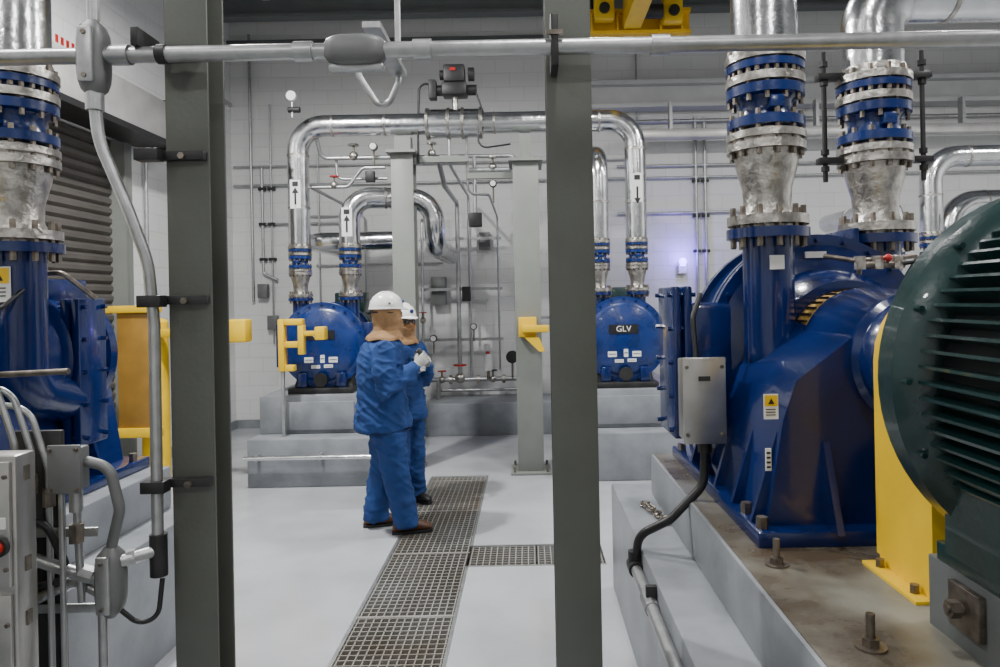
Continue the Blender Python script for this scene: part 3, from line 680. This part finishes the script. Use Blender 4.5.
b = B('wall_conduit')
def wc(pts, r=.018): b.tube(pts, r, M_galv, .06, 10)
y = 9.95
wc([(XL+.05, y, 3.45), (XR, y, 3.45)]); wc([(XL+.05, y, 3.72), (1.6, y, 3.72), (1.6, y, 5.6)], .014)
wc([(-3.75, y, 3.7), (-3.75, y, 2.2), (-3.55, y, 2.1)], .02); wc([(-3.62, y, 4.6), (-3.62, y, 1.2)], .014); wc([(-3.9, y, 5.6), (-3.9, y, 1.8)], .02)
wc([(2.42, y, 4.3), (2.42, y, 1.2)], .022); wc([(2.55, y, 4.3), (2.55, y, 2.2), (2.55, y, 1.2)], .022); wc([(1.3, y, 2.95), (3.2, y, 2.95)], .018)
wc([(1.3, y, 4.25), (XR, y, 4.25)], .03); wc([(1.3, y, 4.12), (XR, y, 4.12)], .02); wc([(1.3, y, 3.62), (XR, y, 3.62)], .02)
wc([(3.4, y, 3.4), (3.4, y, 1.2)], .018); wc([(-1.6, y, 3.4), (-1.6, y, 1)], .014); wc([(-3, y, 2.3), (-1.2, y, 2.3)], .014)
wc([(-.1, y, 3.4), (-.1, y, .9)], .012); wc([(-2.95, y, 3.9), (-2.95, y, .3)], .012); wc([(-3.2, y, 3.0), (-2.3, y, 3.0), (-2.3, y, 1.5)], .012)
wc([(-3.75, y, 2.9), (-2.6, y, 2.9)], .016)
for (x, z, w, h) in ((-3.75, 1.95, .07, .1), (-3.1, 1.2, .13, .22), (2.45, 1.1, .14, .2), (-.6, 2.6, .08, .12), (3.4, 1.2, .1, .15), (.55, 2.2, .1, .14), (-1.6, 1.0, .08, .12), (-3.62, 1.5, .07, .1)):
    b.box(x-w, x+w, 9.88, 9.98, z-h, z+h, M_boxp, .01)
for x in (-3.75, -3.62, 2.42, 2.55):
    for z in (2.4, 2.9, 3.4): b.box(x-.05, x+.05, 9.93, 9.99, z-.02, z+.02, M_dark)
b.done()
b = B('strobe_light'); b.box(2.14, 2.26, 9.9, 9.995, 2.08, 2.20, M_white, .01); b.cyl((2.2, 9.90, 2.19), (2.2, 9.90, 2.25), .04, M_violet); b.sphere((2.2, 9.90, 2.25), .055, M_violet)
o = b.done()
l = bpy.data.lights.new('strobe_glow', 'POINT'); l.energy = 14; l.color = (.2, .12, 1); l.shadow_soft_size = .05
lo = bpy.data.objects.new('strobe_glow', l); bpy.context.scene.collection.objects.link(lo); lo.location = (2.2, 9.72, 2.36); lo.parent = o
b = B('wall_conduit')
x = XL+.05
b.tube([(x, 7.8, 4.6), (x, 9.9, 4.6)], .02, M_galv, 0); b.tube([(x, 8.4, 4.6), (x, 8.4, 1.5)], .018, M_galv, 0); b.tube([(x, 7.65, 3.4), (x, 7.65, 1.4)], .02, M_galv, 0)
b.box(XL, XL+.12, 7.55, 7.8, 1.2, 1.6, M_boxp, .01); b.box(XL, XL+.1, 8.3, 8.5, 1.3, 1.6, M_boxp, .01)
b.done()

# yellow guards
b = B('door_guard_gate')
b.cyl((-3.66, 6.85, 0), (-3.66, 6.85, 1.60), .125, M_yel, seg=28); b.sphere((-3.66, 6.85, 1.60), .125, M_yel, (1, 1, .4))
b.box(-4.10, -3.5, 6.60, 6.70, 1.70, 1.77, M_yel, .01); b.box(-3.90, -3.60, 6.63, 6.67, .60, 1.71, M_yel_shade, .005); b.box(-4.06, -3.5, 6.60, 6.70, .52, .61, M_yel, .01)
b.box(-3.55, -2.72, 6.66, 6.76, 1.46, 1.54, M_yel, .01); b.box(-2.86, -2.68, 6.62, 6.80, 1.40, 1.62, M_yel, .02)
b.box(-3.7, -3.62, 6.68, 6.8, .55, 1.76, M_yel)
b.done()
b = B('safety_gate_bracket')
x0, y0, zc = -2.44, 6.80, 1.36
b.box(x0, x0+.06, y0, y0+.1, zc-.26, zc+.25, M_yel, .008)
b.box(x0+.06, x0+.24, y0+.005, y0+.095, zc+.19, zc+.25, M_yel, .008)
b.box(x0+.19, x0+.25, y0+.01, y0+.09, zc-.10, zc+.19, M_yel, .008)
b.box(x0+.06, x0+.19, y0+.005, y0+.095, zc-.03, zc+.03, M_yel, .008)
b.box(x0+.25, x0+.40, y0+.02, y0+.08, zc+.08, zc+.13, M_yel, .008)
b.box(x0+.36, x0+.46, y0-.01, y0+.11, zc+.04, zc+.17, M_yel, .012)
b.box(x0+.06, x0+.15, y0+.005, y0+.095, zc-.26, zc-.20, M_yel, .008)
b.box(x0+.015, x0+.045, y0+.03, y0+.06, .46, zc-.26, M_galv, .003)
b.done()
b = B('safety_gate_bracket')
b.box(-.10, .08, 6.95, 7.045, 1.38, 1.58, M_yel, .01); b.box(-.07, .20, 6.87, 6.948, 1.43, 1.50, M_yel, .01)
b.hull([(-.04, 6.90, 1.38), (.10, 6.90, 1.38), (.10, 6.94, 1.38), (-.04, 6.94, 1.38)], [(.10, 6.90, 1.24), (.16, 6.90, 1.24), (.16, 6.94, 1.24), (.10, 6.94, 1.24)], M_yel); b.done()
b = B('ventilation_duct'); b.box(1.4, XR, 9.5, 9.7, 3.92, 4.04, M_hood, .01)
for x in (2, 4, 6): b.box(x-.02, x+.02, 9.55, 9.66, 4.04, 4.42, M_galv)
b.done()

# ---------------------------------------------------------------- people
def voxel(o, size, smooth=4, disp=0.0, ds=8.0):
    m = o.modifiers.new('r', 'REMESH'); m.mode = 'VOXEL'; m.voxel_size = size
    dg = bpy.context.evaluated_depsgraph_get(); me = bpy.data.meshes.new_from_object(o.evaluated_get(dg))
    o.modifiers.clear(); mats = [x for x in o.data.materials]; o.data = me
    me.materials.clear()
    for x in mats: me.materials.append(x)
    bm = bmesh.new(); bm.from_mesh(me)
    for _ in range(smooth): bmesh.ops.smooth_vert(bm, verts=bm.verts, factor=.5, use_axis_x=True, use_axis_y=True, use_axis_z=True)
    bm.normal_update()
    if disp:
        mv = []
        for v in bm.verts:
            p = v.co
            n = noise.noise(V((p.x*ds*1.2, p.y*ds*1.2, p.z*ds*.35)))
            r = 1-abs(noise.noise(V((p.x*ds*.5+3+p.z*3, p.y*ds*.5, p.z*ds*1.1+p.x*ds*.8))))*2.4
            r2 = 1-abs(noise.noise(V((p.x*ds*.8-7, p.y*ds*.8-p.z*5, p.z*ds*1.6+2))))*3.2
            mv.append(v.normal*(disp*(n*.9+max(0, r)**2*.9+max(0, r2)**2*.6-.5)))
        for v, d in zip(bm.verts, mv): v.co += d
    for f in bm.faces: f.smooth = True
    bm.to_mesh(me); bm.free()
    return o

def interp(keys, n):
    out = []
    for i in range(n):
        t = i/(n-1)*(len(keys)-1); k = min(int(t), len(keys)-2); f = t-k; f = f*f*(3-2*f)
        out.append([a+(c-a)*f for a, c in zip(keys[k], keys[k+1])])
    return out

def person(name, loc, head, scale, legs, arms, shoe_m, head_turn=0.0, mask=False, tool=False, bulk=1.0):
    e = bpy.data.objects.new(name, None); bpy.context.scene.collection.objects.link(e)
    e.location = loc; e.rotation_euler = (0, 0, head); e.scale = (scale,)*3
    b = B('trousers', e)
    b.loft([((0, 0, z), (a*bulk, 0, 0), (0, w*bulk, 0)) for z, a, w in [(.72, .10, .15), (.80, .14, .18), (.92, .14, .18), (1.0, .12, .16)]], M_suit)
    for sy, (hx, kx, ax_, fy) in zip((-1, 1), legs):
        pts = [(hx, sy*.095, .90), (hx*.7+kx*.3, sy*.10, .74), (kx, (sy*.10+fy)/2, .50), (kx*.45+ax_*.55, (sy*.1+fy*2)/3, .30), (ax_, fy, .13), (ax_+.01, fy, .050)]
        b.sweep(pts, [r*bulk for r in (.125, .126, .110, .103, .10, .106)], M_suit, 20)
    voxel(b.done(), .012, 4, .014, 9)
    b = B('jacket', e)
    b.loft([((x, 0, z), (a*bulk, 0, 0), (0, w*bulk, 0)) for z, x, a, w in [(.785, -.015, .222, .252), (.81, -.015, .222, .25), (.95, -.02, .203, .235), (1.10, -.025, .188, .226), (1.25, -.03, .182, .232), (1.36, -.025, .168, .23), (1.43, -.015, .14, .205), (1.48, 0, .11, .14), (1.52, .005, .085, .095), (1.545, .01, .078, .082)]], M_suit)
    for sy, (el, wr) in zip((-1, 1), arms):
        sh = V((-.01, sy*.18, 1.40)); el = V(el); wr = V(wr)
        pts = [V((-.01, sy*.10, 1.40)), sh, sh.lerp(el, .5)+V((0, sy*.02, 0)), el, el.lerp(wr, .5), wr]
        b.sweep(pts, [.075, .092, .090, .082, .070, .058], M_suit, 18)
    voxel(b.done(), .011, 4, .016, 9)
    b = B('jacket_trim', e)
    b.loft([((.005, 0, 1.49), (.098, 0, 0), (0, .104, 0)), ((.012, 0, 1.545), (.092, 0, .01), (0, .094, 0))], M_suit)
    b.loft([((-.015, 0, .772), (.205, 0, 0), (0, .235, 0)), ((-.015, 0, .785), (.208, 0, 0), (0, .238, 0))], M_suitd, 40)
    b.done()
    for sy, (hx, kx, ax_, fy) in zip((-1, 1), legs):
        b = B('boot', e)
        secs = []
        for t, hw, hh in [(-.095, .02, .03), (-.085, .036, .045), (-.04, .042, .062), (.03, .043, .06), (.09, .048, .042), (.14, .05, .034), (.18, .042, .028), (.20, .02, .018)]:
            secs.append(((ax_+t, fy, hh+.012), (0, hw, 0), (0, 0, hh)))
        b.loft(secs, shoe_m, 20)
        b.cyl((ax_-.03, fy, .05), (ax_-.02, fy, .15), .052, shoe_m)
        b.loft([((ax_+t, fy, .012), (0, hw, 0), (0, 0, .012)) for t, hw in [(-.10, .03), (-.06, .045), (0, .042), (.1, .053), (.16, .05), (.205, .022)]], M_black, 16, 6)
        b.done()
    h = bpy.data.objects.new('head', None); bpy.context.scene.collection.objects.link(h); h.parent = e
    h.location = (.03, 0, 0); h.rotation_euler = (0, 0, head_turn)
    b = B('face', h)
    b.sphere((.0, 0, 1.675), .1, M_skin, (.98, .78, 1.0), 28); b.sphere((.022, 0, 1.62), .075, M_skin, (.95, .82, 1.15), 24)
    b.cyl((-.01, 0, 1.44), (-.005, 0, 1.62), .055, M_skin)
    b.sweep([(.085, 0, 1.69), (.10, 0, 1.665), (.116, 0, 1.642), (.095, 0, 1.632)], [.009, .011, .015, .010], M_skin, 10, 2)
    b.sphere((.07, .03, 1.69), .025, M_skin, (.9, 1.1, .4)); b.sphere((.07, -.03, 1.69), .025, M_skin, (.9, 1.1, .4))
    b.sphere((.075, 0, 1.565), .025, M_skin, (.8, 1, .8)); b.sphere((.088, 0, 1.605), .018, M_skin, (.6, 1.3, .5))
    for sy in (-1, 1): b.sphere((0, sy*.078, 1.655), .028, M_skin, (.7, .35, 1.1))
    voxel(b.done(), .006, 3)
    b = B('eyes_and_mouth', h)
    for sy in (-1, 1):
        b.sphere((.084, sy*.031, 1.668), .012, M_white); b.sphere((.0935, sy*.031, 1.668), .0055, M_black)
    b.sphere((.0975, 0, 1.607), .014, M_skin, (.4, 1.5, .35)); b.done()
    if mask:
        b = B('face_mask', h)
        b.loft([((.03, 0, 1.545), (.06, 0, 0), (0, .06, 0)), ((.03, 0, 1.58), (.085, 0, 0), (0, .075, 0)), ((.03, 0, 1.62), (.095, 0, 0), (0, .082, 0)), ((.025, 0, 1.648), (.095, 0, 0), (0, .082, 0))], M_tan2, 28); b.done()
    b = B('safety_goggles', h)
    for sy in (-1, 1): b.sphere((.098, sy*.034, 1.668), .028, M_goggle, (.35, 1.1, .75))
    b.box(.09, .11, -.012, .012, 1.672, 1.682, M_black)
    b.tube([(.095, -.06, 1.675), (.0, -.112, 1.675), (-.125, -.05, 1.68), (-.125, .05, 1.68), (.0, .112, 1.675), (.095, .06, 1.675)], .006, M_black, .05)
    b.done()
    t = bmesh.new(); seg = 48
    keys = [(1.465, .135, .150, -.022), (1.485, .132, .142, -.02), (1.51, .112, .115, -.012), (1.535, .098, .094, -.004), (1.57, .100, .090, .004), (1.61, .110, .098, .004), (1.66, .114, .102, .0), (1.72, .112, .099, -.004), (1.77, .085, .08, -.005)]
    secs = interp(keys, 34); rows = []
    for z, a, w, x in secs:
        lo_ = max(0, (1.64-z)/.18)
        row = []
        for k in range(seg):
            th = 2*PI*k/seg; f = 1+lo_*(.05*math.sin(th*7+z*9)+.03*math.sin(th*4+1-z*30))
            row.append(t.verts.new((x+a*f*math.cos(th), w*f*math.sin(th), z+.006*math.sin(th*5)*lo_)))
        rows.append(row)
    for i in range(len(rows)-1):
        for k in range(seg):
            k2 = (k+1) % seg; a = 2*PI*(k+.5)/seg; a = min(a, 2*PI-a); z = secs[i][0]
            hz = (z-1.655)/.055
            if abs(hz) < 1 and a < .60*math.sqrt(1-hz*hz)+.12: continue
            f = t.faces.new((rows[i][k], rows[i][k2], rows[i+1][k2], rows[i+1][k])); f.smooth = True
    me = bpy.data.meshes.new('hood'); t.to_mesh(me); t.free(); me.materials.append(M_tan)
    o = bpy.data.objects.new('hood', me); bpy.context.scene.collection.objects.link(o); o.parent = h
    sm = o.modifiers.new('s', 'SOLIDIFY'); sm.thickness = .007; sm.offset = 1
    b = B('hard_hat', h)
    pr = [(0, .124), (.02, .123), (.05, .115), (.08, .096), (.10, .07), (.112, .035), (.115, 0)]
    vs = []; fs = []; sg = 36
    for hh, r in pr[:-1]:
        for k in range(sg):
            a = 2*PI*k/sg; vs.append((r*1.06*math.cos(a)-.005, r*.95*math.sin(a), 1.708+hh*1.10))
    vs.append((-.005, 0, 1.836))
    for i in range(len(pr)-2):
        for k in range(sg): fs.append([i*sg+k, i*sg+(k+1) % sg, (i+1)*sg+(k+1) % sg, (i+1)*sg+k])
    for k in range(sg): fs.append([(len(pr)-2)*sg+k, (len(pr)-2)*sg+(k+1) % sg, len(vs)-1])
    b.add(vs, fs, M_helm)
    vs = []; fs = []
    for k in range(sg):
        a = 2*PI*k/sg; pk = max(0, math.cos(a))**3*.040
        vs += [(.130*math.cos(a)-.005, .116*math.sin(a), 1.718), ((.136+pk)*math.cos(a)-.005, .122*math.sin(a), 1.708-pk*.3), ((.136+pk)*math.cos(a)-.005, .122*math.sin(a), 1.702-pk*.3), (.125*math.cos(a)-.005, .110*math.sin(a), 1.708)]
    for k in range(sg):
        k2 = (k+1) % sg
        for j in range(4): fs.append([k*4+j, k2*4+j, k2*4+(j+1) % 4, k*4+(j+1) % 4])
    b.add(vs, fs, M_helm)
    for dy in (-.03, 0, .03):
        b.sweep([(.098*math.cos(a)-.005, dy, 1.742+.093*math.sin(a)) for a in [PI*(.12+.76*i/12) for i in range(13)]], .006, M_helm, 8)
    b.cyl((.118, 0, 1.762), (.130, 0, 1.760), .018, M_blue2)
    for sy in (-1, 1): b.cyl((-.01, sy*.112, 1.745), (-.01, sy*.121, 1.745), .009, M_boxp)
    b.done()
    for i, (sy, (el, wr)) in enumerate(zip((-1, 1), arms)):
        el = V(el); wr = V(wr)
        d = ((wr-el).normalized()*.6+V((.5, -sy*.25, .35))).normalized()
        n = (V((0, -sy, 0)) - d*V((0, -sy, 0)).dot(d)).normalized()
        s_ = n.cross(d); s_ = s_ if s_.z > 0 else -s_
        b = B('gloved_hand', e)
        b.loft([(wr-d*.04, s_*.040, n*.036), (wr, s_*.036, n*.027), (wr+d*.03, s_*.040, n*.020), (wr+d*.07, s_*.046, n*.018), (wr+d*.092, s_*.043, n*.014)], M_glove, 20)
        for j, (off, ln) in enumerate(((.034, .074), (.012, .084), (-.011, .078), (-.033, .062))):
            p = wr+d*.082+s_*off; c1 = .45+.08*j; q = [p]
            ang = c1
            for sgm in (.45, .32, .25):
                p = p+(d*math.cos(ang)+n*math.sin(ang))*ln*sgm; q.append(p); ang += .6
            b.sweep(q, [.0115, .0108, .0098, .0088], M_glove, 10, 2)
        q = [wr+d*.02+s_*.026, wr+d*.045+s_*.052+n*.012, wr+d*.072+s_*.058+n*.03, wr+d*.09+s_*.05+n*.045]
        b.sweep(q, [.016, .0135, .012, .010], M_glove, 10, 2)
        voxel(b.done(), .0035, 2)
        if tool and i == 0:
            c = wr+d*.10+n*.034; b = B('handheld_meter', e)
            mt = Matrix.Translation(c) @ Matrix((( *s_,), ( *d,), ( *n,))).transposed().to_4x4()
            b.box(-.055, .085, -.022, .022, -.012, .012, M_boxp, .005, mt); b.box(.03, .08, -.018, .018, -.0145, -.011, M_black, .001, mt)
            b.done()
    return e

person('worker', (-1.12, 5.40, 0), math.radians(14), 1.0,
       [(.02, .06, .13, -.12), (.0, .0, -.08, .12)],
       [((.00, -.29, 1.09), (.235, -.15, 1.27)), ((.03, .27, 1.12), (.25, .08, 1.28))], M_shoe, math.radians(12), tool=True)
person('worker', (-1.11, 6.10, 0), math.radians(-36), .95,
       [(.0, .03, .04, -.11), (.0, .02, .02, .11)],
       [((.02, -.27, 1.10), (.22, -.10, 1.22)), ((.03, .26, 1.10), (.22, .10, 1.28))], M_black, math.radians(-6), mask=True)

# ---------------------------------------------------------------- world & camera
w = bpy.data.worlds.new('world'); bpy.context.scene.world = w; w.use_nodes = True
w.node_tree.nodes['Background'].inputs[0].default_value = (.6, .65, .7, 1); w.node_tree.nodes['Background'].inputs[1].default_value = .3
cam = bpy.data.cameras.new('camera'); co = bpy.data.objects.new('camera', cam); bpy.context.scene.collection.objects.link(co)
cam.lens = 25.2; cam.sensor_width = 36; cam.shift_x = -.028; cam.shift_y = -.0335; cam.clip_start = .05
co.matrix_world = Matrix.Translation((0, 0, 1.75)) @ Matrix.Rotation(PI/2, 4, 'X') @ Matrix.Rotation(math.radians(-1.12), 4, 'Z')
bpy.context.scene.camera = co
